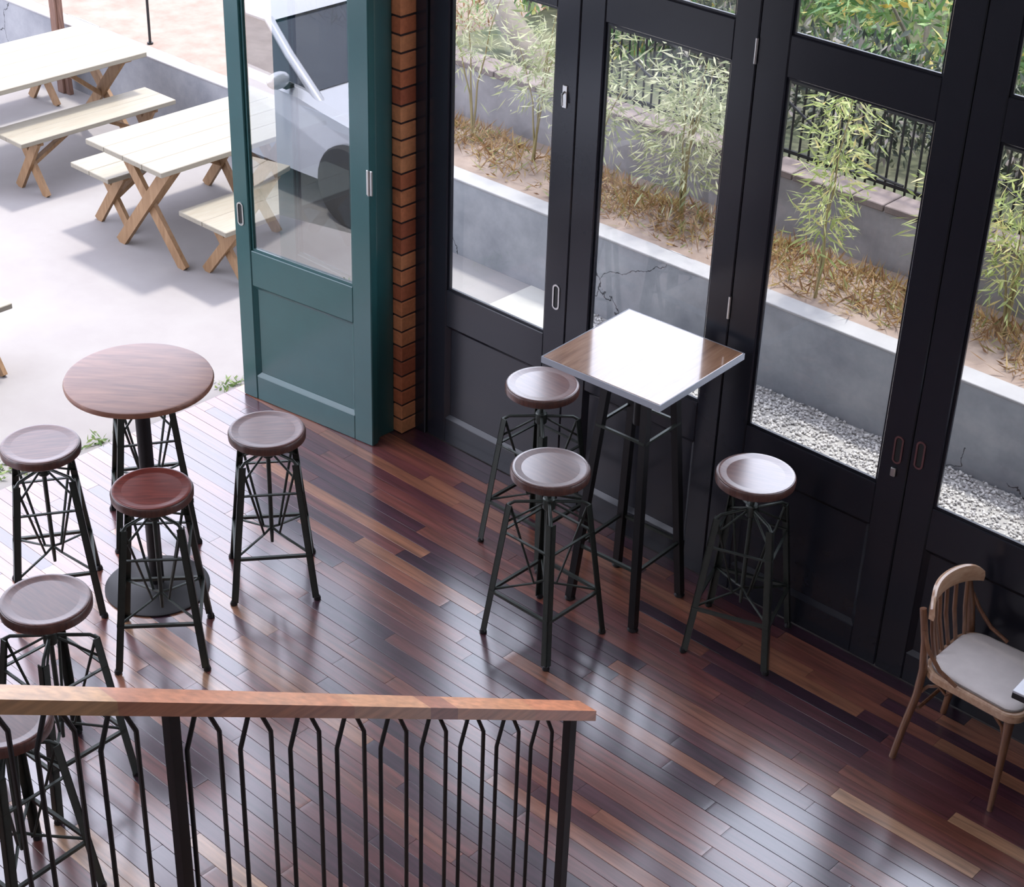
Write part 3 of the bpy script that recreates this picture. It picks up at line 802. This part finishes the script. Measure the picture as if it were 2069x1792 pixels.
# ================================================================== FURNITURE
def make_stool(name, label, x, y, rz, H_, seatmat='seat', group='round-seated metal bar stools'):
    r = empty(name, (x, y, 0), rz)
    tag(r, label, 'stool', group)
    # dished round seat
    R = .147
    sm = MB().lathe([(.05, H_-.040), (R-.010, H_-.040), (R, H_-.033), (R+.001, H_-.012), (R-.004, H_-.003), (R-.010, H_), (R-.016, H_-.0005), (R-.030, H_-.004), (R-.07, H_-.006), (.02, H_-.0065)], 48)
    sm.v, sm.f = [], []
    st = sm.lathe([(.05, H_-.040), (R-.010, H_-.040), (R, H_-.033), (R+.001, H_-.012), (R-.003, H_-.004), (R-.007, H_-.0028), (R-.011, H_-.010)], 48).build('seat', M['seat_rim'], r, True)
    MB().lathe([(R-.006, H_-.0045), (R-.007, H_-.0012), (R-.012, H_), (R-.017, H_-.0005), (R-.030, H_-.004), (R-.07, H_-.006), (.02, H_-.0065)], 48).build('seat_top', M[seatmat], st, True)
    zt = .590; a0, a1 = .112, .170
    def leg_at(z): t = 1-z/zt; return a0+(a1-a0)*t
    for sx in (-1, 1):
        for sy in (-1, 1):
            p1 = Vector((sx*a0, sy*a0, zt)); p0 = Vector((sx*a1, sy*a1, .012))
            # angle iron: two flanges opening inwards
            fl = .026; th = .004
            lg = MB()
            for ax in (0, 1):
                v = []
                for p in (p0, p1):
                    dx = Vector((-sx*fl, 0, 0)) if ax == 0 else Vector((0, -sy*fl, 0))
                    dn = Vector((0, -sy*th, 0)) if ax == 0 else Vector((-sx*th, 0, 0))
                    v += [p, p+dx, p+dx+dn, p+dn]
                lg.add(v, [(0,1,2,3),(7,6,5,4),(0,4,5,1),(1,5,6,2),(2,6,7,3),(3,7,4,0)])
            lo = lg.build('leg', M['iron'], r)
            MB().lathe([(.013, 0), (.015, .004), (.012, .016), (.006, .020)], 10, (sx*(a1-.008), sy*(a1-.008), 0)).build('foot', M['black_iron'], lo, True)
            # bent rod: leg top -> hub -> leg low
            q = .030; zl = .205; al = leg_at(zl)-.012
            MB().tube([(sx*(a0-.012), sy*(a0-.012), zt-.012), (sx*q, sy*q, .232), (sx*al, sy*al, zl)], .0055, 8).build('bent_rod', M['iron'], r, True)
            MB().tube([(sx*q, sy*q, .232), (0, 0, .246)], .005, 8).build('hub_spoke', M['iron'], r, True)
            # top radial rod and strut
            MB().tube([(sx*.012, sy*.012, zt+.012), (sx*(a0-.022), sy*(a0-.022), zt+.010), (sx*(a0-.006), sy*(a0-.006), zt-.004), (sx*(a0-.004), sy*(a0-.004), zt-.05)], .0062, 8).build('top_rod', M['iron'], r, True)
            zs = .505; as_ = leg_at(zs)-.006
            MB().tube([(sx*.012, sy*.012, zt+.004), (sx*as_, sy*as_, zs)], .0045, 8).build('strut', M['iron'], r, True)
    for zz, hw, hh in ((.470, .010, .006), (.200, .012, .012)):
        a = leg_at(zz)-.004
        for p, q in (((-a, -a), (a, -a)), ((a, -a), (a, a)), ((a, a), (-a, a)), ((-a, a), (-a, -a))):
            MB().beam((*p, zz), (*q, zz), hw, hh).build('stretcher', M['iron'], r)
    MB().tube([(0, 0, .175), (0, 0, .24), (0, 0, H_-.041)], [.006, .0085, .0085], 12).build('screw_spindle', M['iron'], r, True)
    MB().lathe([(.020, zt-.02), (.024, zt-.015), (.024, zt+.025), (.020, zt+.03)], 16).build('collar', M['iron'], r, True)
    MB().lathe([(.035, H_-.052), (.055, H_-.050), (.055, H_-.0405), (.05, H_-.0402)], 20).build('seat_plate', M['black_iron'], r, True)
    return r
D = math.radians
make_stool('bar_stool', 'round wooden bar stool half hidden behind the round table', -.919, -1.343, D(58), .66)
make_stool('bar_stool', 'round wooden bar stool at the plank edge, its seat free of the table', -.772, -1.915, D(58), .705)
make_stool('bar_stool', 'bar stool with reddish seat standing right in front of the round table base', -.245, -1.805, D(49), .702, 'seat_red')
make_stool('bar_stool', 'round wooden bar stool between the round table and the open green door', -.290, -1.235, D(52), .692)
make_stool('bar_stool', 'round brown bar stool partly hidden below by the wooden handrail', .108, -2.485, D(2), .745)
make_stool('bar_stool', 'round wooden bar stool behind the stair balusters', .46, -2.88, D(4), .70)
make_stool('bar_stool', 'round wooden bar stool tucked beside the square table against the dark doors', .268, -.294, D(0), .75, 'seat_lit_gloss')
make_stool('bar_stool', 'shiny round bar stool standing in front of the square table', .708, -.737, D(0), .75, 'seat_lit_gloss')
make_stool('bar_stool', 'lone round bar stool in the shade of the dark doors behind the square table', 1.262, -.238, D(20), .755, 'seat_lit_gloss')

# round bar table
r = empty('round_bar_table', (-.567, -1.598, 0)); tag(r, 'round wooden bar table on a black column and disc base', 'table')
MB().lathe([(.05, .918), (.262, .918), (.272, .923), (.274, .934), (.270, .943), (.262, .945), (.02, .945)], 72).build('tabletop', M['round_top'], r, True, rz=.7)
MB().lathe([(.028, .012), (.028, .90)], 20).build('column', M['black_iron'], r, True)
MB().lathe([(.10, .895), (.11, .90), (.11, .9175), (.10, .918)], 24).build('top_plate', M['black_iron'], r, True)
MB().lathe([(.195, 0), (.205, .003), (.205, .007), (.19, .011), (.06, .016), (.035, .03), (.03, .03)], 56).build('base', M['black_iron'], r, True)

# square bar table
r = empty('square_bar_table', (.782, -.332, 0), .05); tag(r, 'square wooden bar table with pale edge on a black iron frame by the dark doors', 'table')
S = .266
MB().bbox(-S+.004, S-.004, -S+.004, S-.004, 1.062, 1.090, .002).build('tabletop', M['square_top'], r)
for x0, x1, y0, y1 in ((-S, S, -S, -S+.0035), (-S, S, S-.0035, S), (-S, -S+.0035, -S+.0035, S-.0035), (S-.0035, S, -S+.0035, S-.0035)):
    MB().box(x0, x1, y0, y1, 1.064, 1.0892).build('edge_strip', M['edge_strip'], r)
for sx in (-1, 1):
    for sy in (-1, 1):
        lg = MB().beam((sx*.155, sy*.155, .014), (sx*.085, sy*.085, 1.04), .029, .029).build('leg', M['black_iron'], r)
        MB().lathe([(.02, 0), (.022, .004), (.018, .016)], 12, (sx*.155, sy*.155, 0)).build('foot', M['black_iron'], lg, True)
for zz, a, tt in ((.80, .112, .010), (.26, .142, .012)):
    for p, q in (((-a, -a), (a, -a)), ((a, -a), (a, a)), ((a, a), (-a, a)), ((-a, a), (-a, -a))):
        MB().beam((*p, zz), (*q, zz), tt, tt).build('stretcher', M['iron'], r)
MB().bbox(-.11, .11, -.11, .11, 1.035, 1.062, .003).build('top_plate', M['black_iron'], r)
MB().tube([(0, 0, .80), (0, 0, 1.04)], .022, 12).build('column', M['black_iron'], r, True)

# small white table whose corner reaches over the chair
r = empty('white_table', (2.80, -.345, 0), .06); tag(r, 'small white table with black edge in front of the bentwood chair', 'table')
MB().bbox(-.288, .288, -.268, .268, .694, .702, .001).build('tabletop', M['white_lam'], r)
MB().bbox(-.288, .288, -.268, .268, .672, .6935, .002).build('edge_band', M['black_edge'], r)
MB().tube([(0, 0, .02), (0, 0, .672)], .03, 16).build('column', M['black_iron'], r, True)
MB().lathe([(.2, 0), (.21, .004), (.2, .012), (.04, .022)], 32).build('base', M['black_iron'], r, True)

# ------------------------------------------------------------------ bentwood chair (faces +x)
def rrect(hx, hy, rad, n=8, back=1.0):
    pts = []
    for (cx, cy, a0) in ((hx-rad, hy-rad, 0), (-hx+rad*1.5, hy*back-rad*1.5, PI/2), (-hx+rad*1.5, -hy*back+rad*1.5, PI), (hx-rad, -hy+rad, 1.5*PI)):
        rr = rad if cx > 0 else rad*1.5
        for k in range(n+1):
            a = a0+PI/2*k/n
            pts.append((cx+rr*math.cos(a), cy+rr*math.sin(a)))
    return pts
def slab(mb, layers):
    """stack of outlines (pts, z) closed top and bottom"""
    b0 = len(mb.v); n = len(layers[0][0])
    for pts, z in layers: mb.v += [(p[0], p[1], z) for p in pts]
    for i in range(len(layers)-1):
        for k in range(n):
            k2 = (k+1) % n
            mb.f.append((b0+i*n+k, b0+i*n+k2, b0+(i+1)*n+k2, b0+(i+1)*n+k))
    mb.f.append(tuple(b0+k for k in range(n-1, -1, -1))); mb.f.append(tuple(b0+(len(layers)-1)*n+k for k in range(n)))
    return mb
CH = empty('bentwood_chair', (2.285, -.222, 0), 0)
tag(CH, 'bentwood chair with slatted back and cream upholstered seat beside the dark doors', 'chair')
zs = .412
O = lambda s: [(p[0]*s, p[1]*s) for p in rrect(.195, .178, .055, 8, .94)]
slab(MB(), [(O(.97), zs-.036), (O(1.0), zs-.03), (O(1.0), zs-.006), (O(.97), zs)]).build('seat_ring', M['cane_pale'], CH, True)
slab(MB(), [(O(.90), zs-.001), (O(.90), zs+.008), (O(.875), zs+.0135), (O(.80), zs+.017), (O(.5), zs+.020)]).build('seat_pad', M['pad'], CH, True)
pp = [(p[0]*.905, p[1]*.905, zs+.003) for p in rrect(.195, .178, .055, 8, .94)]
MB().tube(pp+[pp[0]], .0035, 6, False).build('piping', M['piping'], CH, True)
for sy in (-1, 1):
    # back post and rear leg in one bent piece
    MB().tube([(-.222, sy*.172, 0), (-.205, sy*.165, .14), (-.180, sy*.160, .30), (-.176, sy*.158, .41), (-.192, sy*.153, .52), (-.222, sy*.147, .635)], [.0125, .0135, .0145, .0145, .0135, .012], 12).build('rear_leg', M['cane'], CH, True)
    MB().tube([(.165, sy*.172, 0), (.163, sy*.166, .15), (.158, sy*.155, .30), (.155, sy*.150, zs-.036)], [.010, .012, .015, .018], 12).build('front_leg', M['cane'], CH, True)
    # hoop brace from back post down to the seat
    MB().tube([(-.197, sy*.158, .56), (-.165, sy*.168, .50), (-.11, sy*.172, .445), (-.04, sy*.172, .418)], .0075, 8).build('side_brace', M['cane'], CH, True)
    # arched corner braces below the seat
    MB().tube([(-.178, sy*.152, .30), (-.15, sy*.150, .345), (-.115, sy*.146, .362), (-.085, sy*.142, .340), (-.07, sy*.140, .30)][:4]+[(-.06, sy*.138, .376)], .0065, 8).build('arch_brace', M['cane'], CH, True)
    MB().tube([(.157, sy*.148, .27), (.13, sy*.146, .335), (.085, sy*.143, .372)], .0065, 8).build('arch_brace', M['cane'], CH, True)
MB().tube([(-.17, -.155, .24), (-.17, .155, .24)], .007, 8).build('stretcher', M['cane'], CH, True)
def backarc(y, z): return -.232+.045*(y/.15)**2-.06*(z-.64)
rail = MB()
ys = np.linspace(-.165, .165, 23); n_ = len(ys)
for y in ys:
    tz = 1-abs(y/.165)**5
    top = .662+.040*tz; bot = .628-.010*(1-tz)+.006*math.cos(y/.165*PI/2)
    xx = backarc(y, .66)
    for dx, zz in ((-.010, bot), (.010, bot), (.012, (top+bot)/2), (.008, top-.004), (0, top), (-.009, top-.004)):
        rail.v.append((xx+dx, y, zz))
for i in range(n_-1):
    for k in range(6):
        k2 = (k+1) % 6
        rail.f.append((i*6+k, i*6+k2, (i+1)*6+k2, (i+1)*6+k))
rail.f.append((5, 4, 3, 2, 1, 0)); rail.f.append(tuple((n_-1)*6+k for k in range(6)))
rail.build('top_rail', M['cane_pale'], CH, True)
for k in range(6):
    y = -.115+k*.046
    x1 = backarc(y, .64)
    MB().tube([(-.185+.03*(y/.15)**2, y*.86, zs-.004), (x1+.014, y*.94, .53), (x1, y, .637)], [.0075, .0085, .0075], 8).build('spindle', M['cane'], CH, True)

# ------------------------------------------------------------------ stair railing and stair
SL = -.604
def railz(y): return 1.129+SL*(y+2.024)          # lower front top edge of the handrail
RX = 1.97
stairs = empty('staircase', (2.42, -2.0, 0)); tag(stairs, 'wooden stair flight below the balustrade', 'stairs')
tread, rise = .26, .157
steps = []
for k in range(10):
    y1 = -2.02-k*tread
    steps.append((y1, rise*(k+1)))
    MB().bbox(1.935-2.42, 2.92-2.42, y1-tread-.0+2.0, y1+.02+2.0, rise*(k+1)-.035, rise*(k+1), .004).build('tread', M['stair'], stairs)
    MB().box(1.955-2.42, 2.90-2.42, y1-.018+2.0, y1+2.0, rise*k, rise*(k+1)-.036).build('riser', M['plaster'], stairs)
for sx in (1.90, 2.925):
    s = MB()
    a = (sx-2.42, -2.0+2.0, 0.0); y_e = -2.02-10*tread+2.0
    pts = [(-.0, .0), (-.0, .19), (y_e, rise*10+.12), (y_e, rise*10-.16), (-.28, 0)]
    vs_ = [(sx-2.42, p[0], p[1]) for p in pts]+[(sx-2.42+.03, p[0], p[1]) for p in pts]
    s.add(vs_, [(0,1,2,3,4), (9,8,7,6,5)]+[(k, 5+k, 5+(k+1) % 5, (k+1) % 5) for k in range(5)])
    s.build('stringer', M['black_iron'], stairs)
bal = empty('stair_balustrade', (RX, -2.06, 0)); tag(bal, 'stair balustrade of black bent rods under a sloping wooden handrail', 'railing')
y0, y1 = -4.45, -2.024
hr = MB()
vs_ = []
for y in (y0, y1):
    zt = railz(y)
    for dx, dz in ((.030, 0), (-.030, 0), (-.030, -.034), (.030, -.034)): vs_.append((dx, y+2.06, zt+dz))
hr.add(vs_, [(0,1,2,3),(7,6,5,4),(0,4,5,1),(1,5,6,2),(2,6,7,3),(3,7,4,0)])
hr.build('handrail', M['handrail'], bal)
def treadz(y):
    k = int((-2.02-y)//tread)
    return rise*(max(0, min(9, k))+1) if y < -2.02 else 0.0
def post(y):
    MB().box(-.0125, .0125, y-.0125+2.06, y+.0125+2.06, treadz(y-.013), railz(y)-.036).build('post', M['black_iron'], bal)
post(-2.094); post(-3.322)
pitch_ = .1306
apex = [-2.2054-k*pitch_ for k in range(9)]+[-3.443-k*pitch_ for k in range(8)]
for ya in apex:
    sz = railz(ya)-.112
    for sg in (-1, 1):
        yt, ysd = ya+sg*.012, ya+sg*.0405
        MB().tube([(0, yt+2.06, railz(yt)-.033), (0, ysd+2.06, sz), (0, ysd+2.06, treadz(ysd))], .0052, 8).build('baluster', M['black_iron'], bal, True)

# ------------------------------------------------------------------ parked car in the street, mirrored by the open door glass
def make_car():
    r = empty('parked_car', (0, 0, 0)); tag(r, 'silver parked car mirrored in the glass of the open green door', 'car')
    st = [(1.95, .30, .52, .55), (1.85, .22, .66, .72), (1.55, .20, .76, .80), (.95, .20, .86, .84), (.70, .20, .91, .85), (0, .20, .93, .86), (-1.0, .20, .95, .86), (-1.6, .22, .96, .82), (-1.95, .30, .90, .70), (-2.02, .40, .78, .60)]
    b = MB(); n = 10
    for x, zb, zt, hw in st:
        zm = (zb+zt)/2
        for y, z in ((-hw*.85, zb), (-hw, zb+.08), (-hw, zm), (-hw*.985, zt-.05), (-hw*.92, zt), (hw*.92, zt), (hw*.985, zt-.05), (hw, zm), (hw, zb+.08), (hw*.85, zb)): b.v.append((x, y, z))
    for i in range(len(st)-1):
        for k in range(n):
            k2 = (k+1) % n
            b.f.append((i*n+k, i*n+k2, (i+1)*n+k2, (i+1)*n+k))
    b.f.append(tuple(range(n-1, -1, -1))); b.f.append(tuple((len(st)-1)*n+k for k in range(n)))
    body = b.build('body', M['car'], r, True)
    # cabin
    A = (.78, .755, .90); B = (.16, .62, 1.27); Cc = (-1.15, .62, 1.27); Dd = (-1.75, .74, .94)
    gl = MB()
    q = []
    for s in (1, -1): q += [(A[0], s*A[1], A[2]), (B[0], s*B[1], B[2]), (Cc[0], s*Cc[1], Cc[2]), (Dd[0], s*Dd[1], Dd[2])]
    gl.add(q, [(0, 1, 2, 3), (7, 6, 5, 4), (0, 4, 5, 1), (3, 2, 6, 7), (0, 3, 7, 4)])
    gl.build('window_glass', M['car_glass'], r)
    rf = MB(); nx, ny = 10, 8
    for i in range(nx+1):
        x = B[0]+.03+(Cc[0]-B[0]-.06)*i/nx
        for j in range(ny+1):
            t = j/ny*2-1
            rf.v.append((x, t*.635, 1.275+.045*(1-t**4)*(1-(2*i/nx-1)**4)))
    for i in range(nx):
        for j in range(ny):
            k = i*(ny+1)+j; rf.f.append((k, k+1, k+ny+2, k+ny+1))
    rf.build('roof', M['car'], r, True)
    for s in (1, -1):
        for p, qv, wd in ((A, B, .038), (Dd, Cc, .05)):
            MB().tube([(p[0]+.11 if p is A else p[0]-.04, s*(p[1]+.002), p[2]-.065), ((p[0]+qv[0])/2+.01, s*((p[1]+qv[1])/2+.022), (p[2]+qv[2])/2+.016), (qv[0], s*(qv[1]+.005), qv[2]+.006)], wd, 10).build('pillar', M['car'], r, True)
        MB().tube([(B[0], s*.627, 1.278), (Cc[0], s*.627, 1.276)], .026, 8).build('roof_rail', M['car'], r, True)
        MB().tube([(-.28, s*.70, 1.12), (-.25, s*.80, .93)], .02, 6).build('door_pillar', M['rubber'], r, True)
        # mirror
        mi = MB(); m_, nn = 7, 14
        for i in range(m_+1):
            ph = PI*i/m_
            for k in range(nn):
                th = 2*PI*k/nn
                mi.v.append((.60+.055*math.sin(ph)*math.cos(th), s*(.925)+.105*math.cos(ph), .985+.068*math.sin(ph)*math.sin(th)))
        for i in range(m_):
            for k in range(nn):
                k2 = (k+1) % nn; mi.f.append((i*nn+k, i*nn+k2, (i+1)*nn+k2, (i+1)*nn+k))
        mo = mi.build('wing_mirror', M['car'], r, True)
        MB().box(.57, .63, s*.85-.05, s*.85+.03, .91, .94).build('mirror_foot', M['rubber'], mo)
        for xw in (1.25, -1.25):
            wv = MB(); nn = 28
            prof = [(.30, -.10), (.315, -.08), (.315, .08), (.30, .10), (.20, .105), (.05, .09)]
            for rr, yy in prof:
                for k in range(nn):
                    t = 2*PI*k/nn; wv.v.append((xw+rr*math.cos(t), s*.775+yy*s, .315+rr*math.sin(t)))
            for i in range(len(prof)-1):
                for k in range(nn):
                    k2 = (k+1) % nn; wv.f.append((i*nn+k, i*nn+k2, (i+1)*nn+k2, (i+1)*nn+k))
            wv.f.append(tuple((len(prof)-1)*nn+k for k in range(nn)))
            wh = wv.build('wheel', M['rubber'], r, True)
        MB().box(.02, .14, s*.862-.008, s*.862+.008, .78, .81).build('door_handle', M['car'], r)
        MB().bbox(1.80, 1.93, s*.50-.13, s*.50+.13, .58, .68, .02).build('headlamp', M['steel'], r)
        MB().bbox(-2.01, -1.93, s*.50-.13, s*.50+.13, .66, .82, .02).build('tail_lamp', M['bronze'], r)
    return r
car = make_car()
CS = .82
car.scale = (CS, CS, CS)
hd = math.atan2(.257, .966)
tx, ty = -2.90, -2.93                        # pillar foot (left side)
lx, ly = .80*CS, .80*CS
car.location = (tx-(lx*math.cos(hd)-ly*math.sin(hd)), ty-(lx*math.sin(hd)+ly*math.cos(hd)), -.32)
car.rotation_euler = (0, 0, hd)
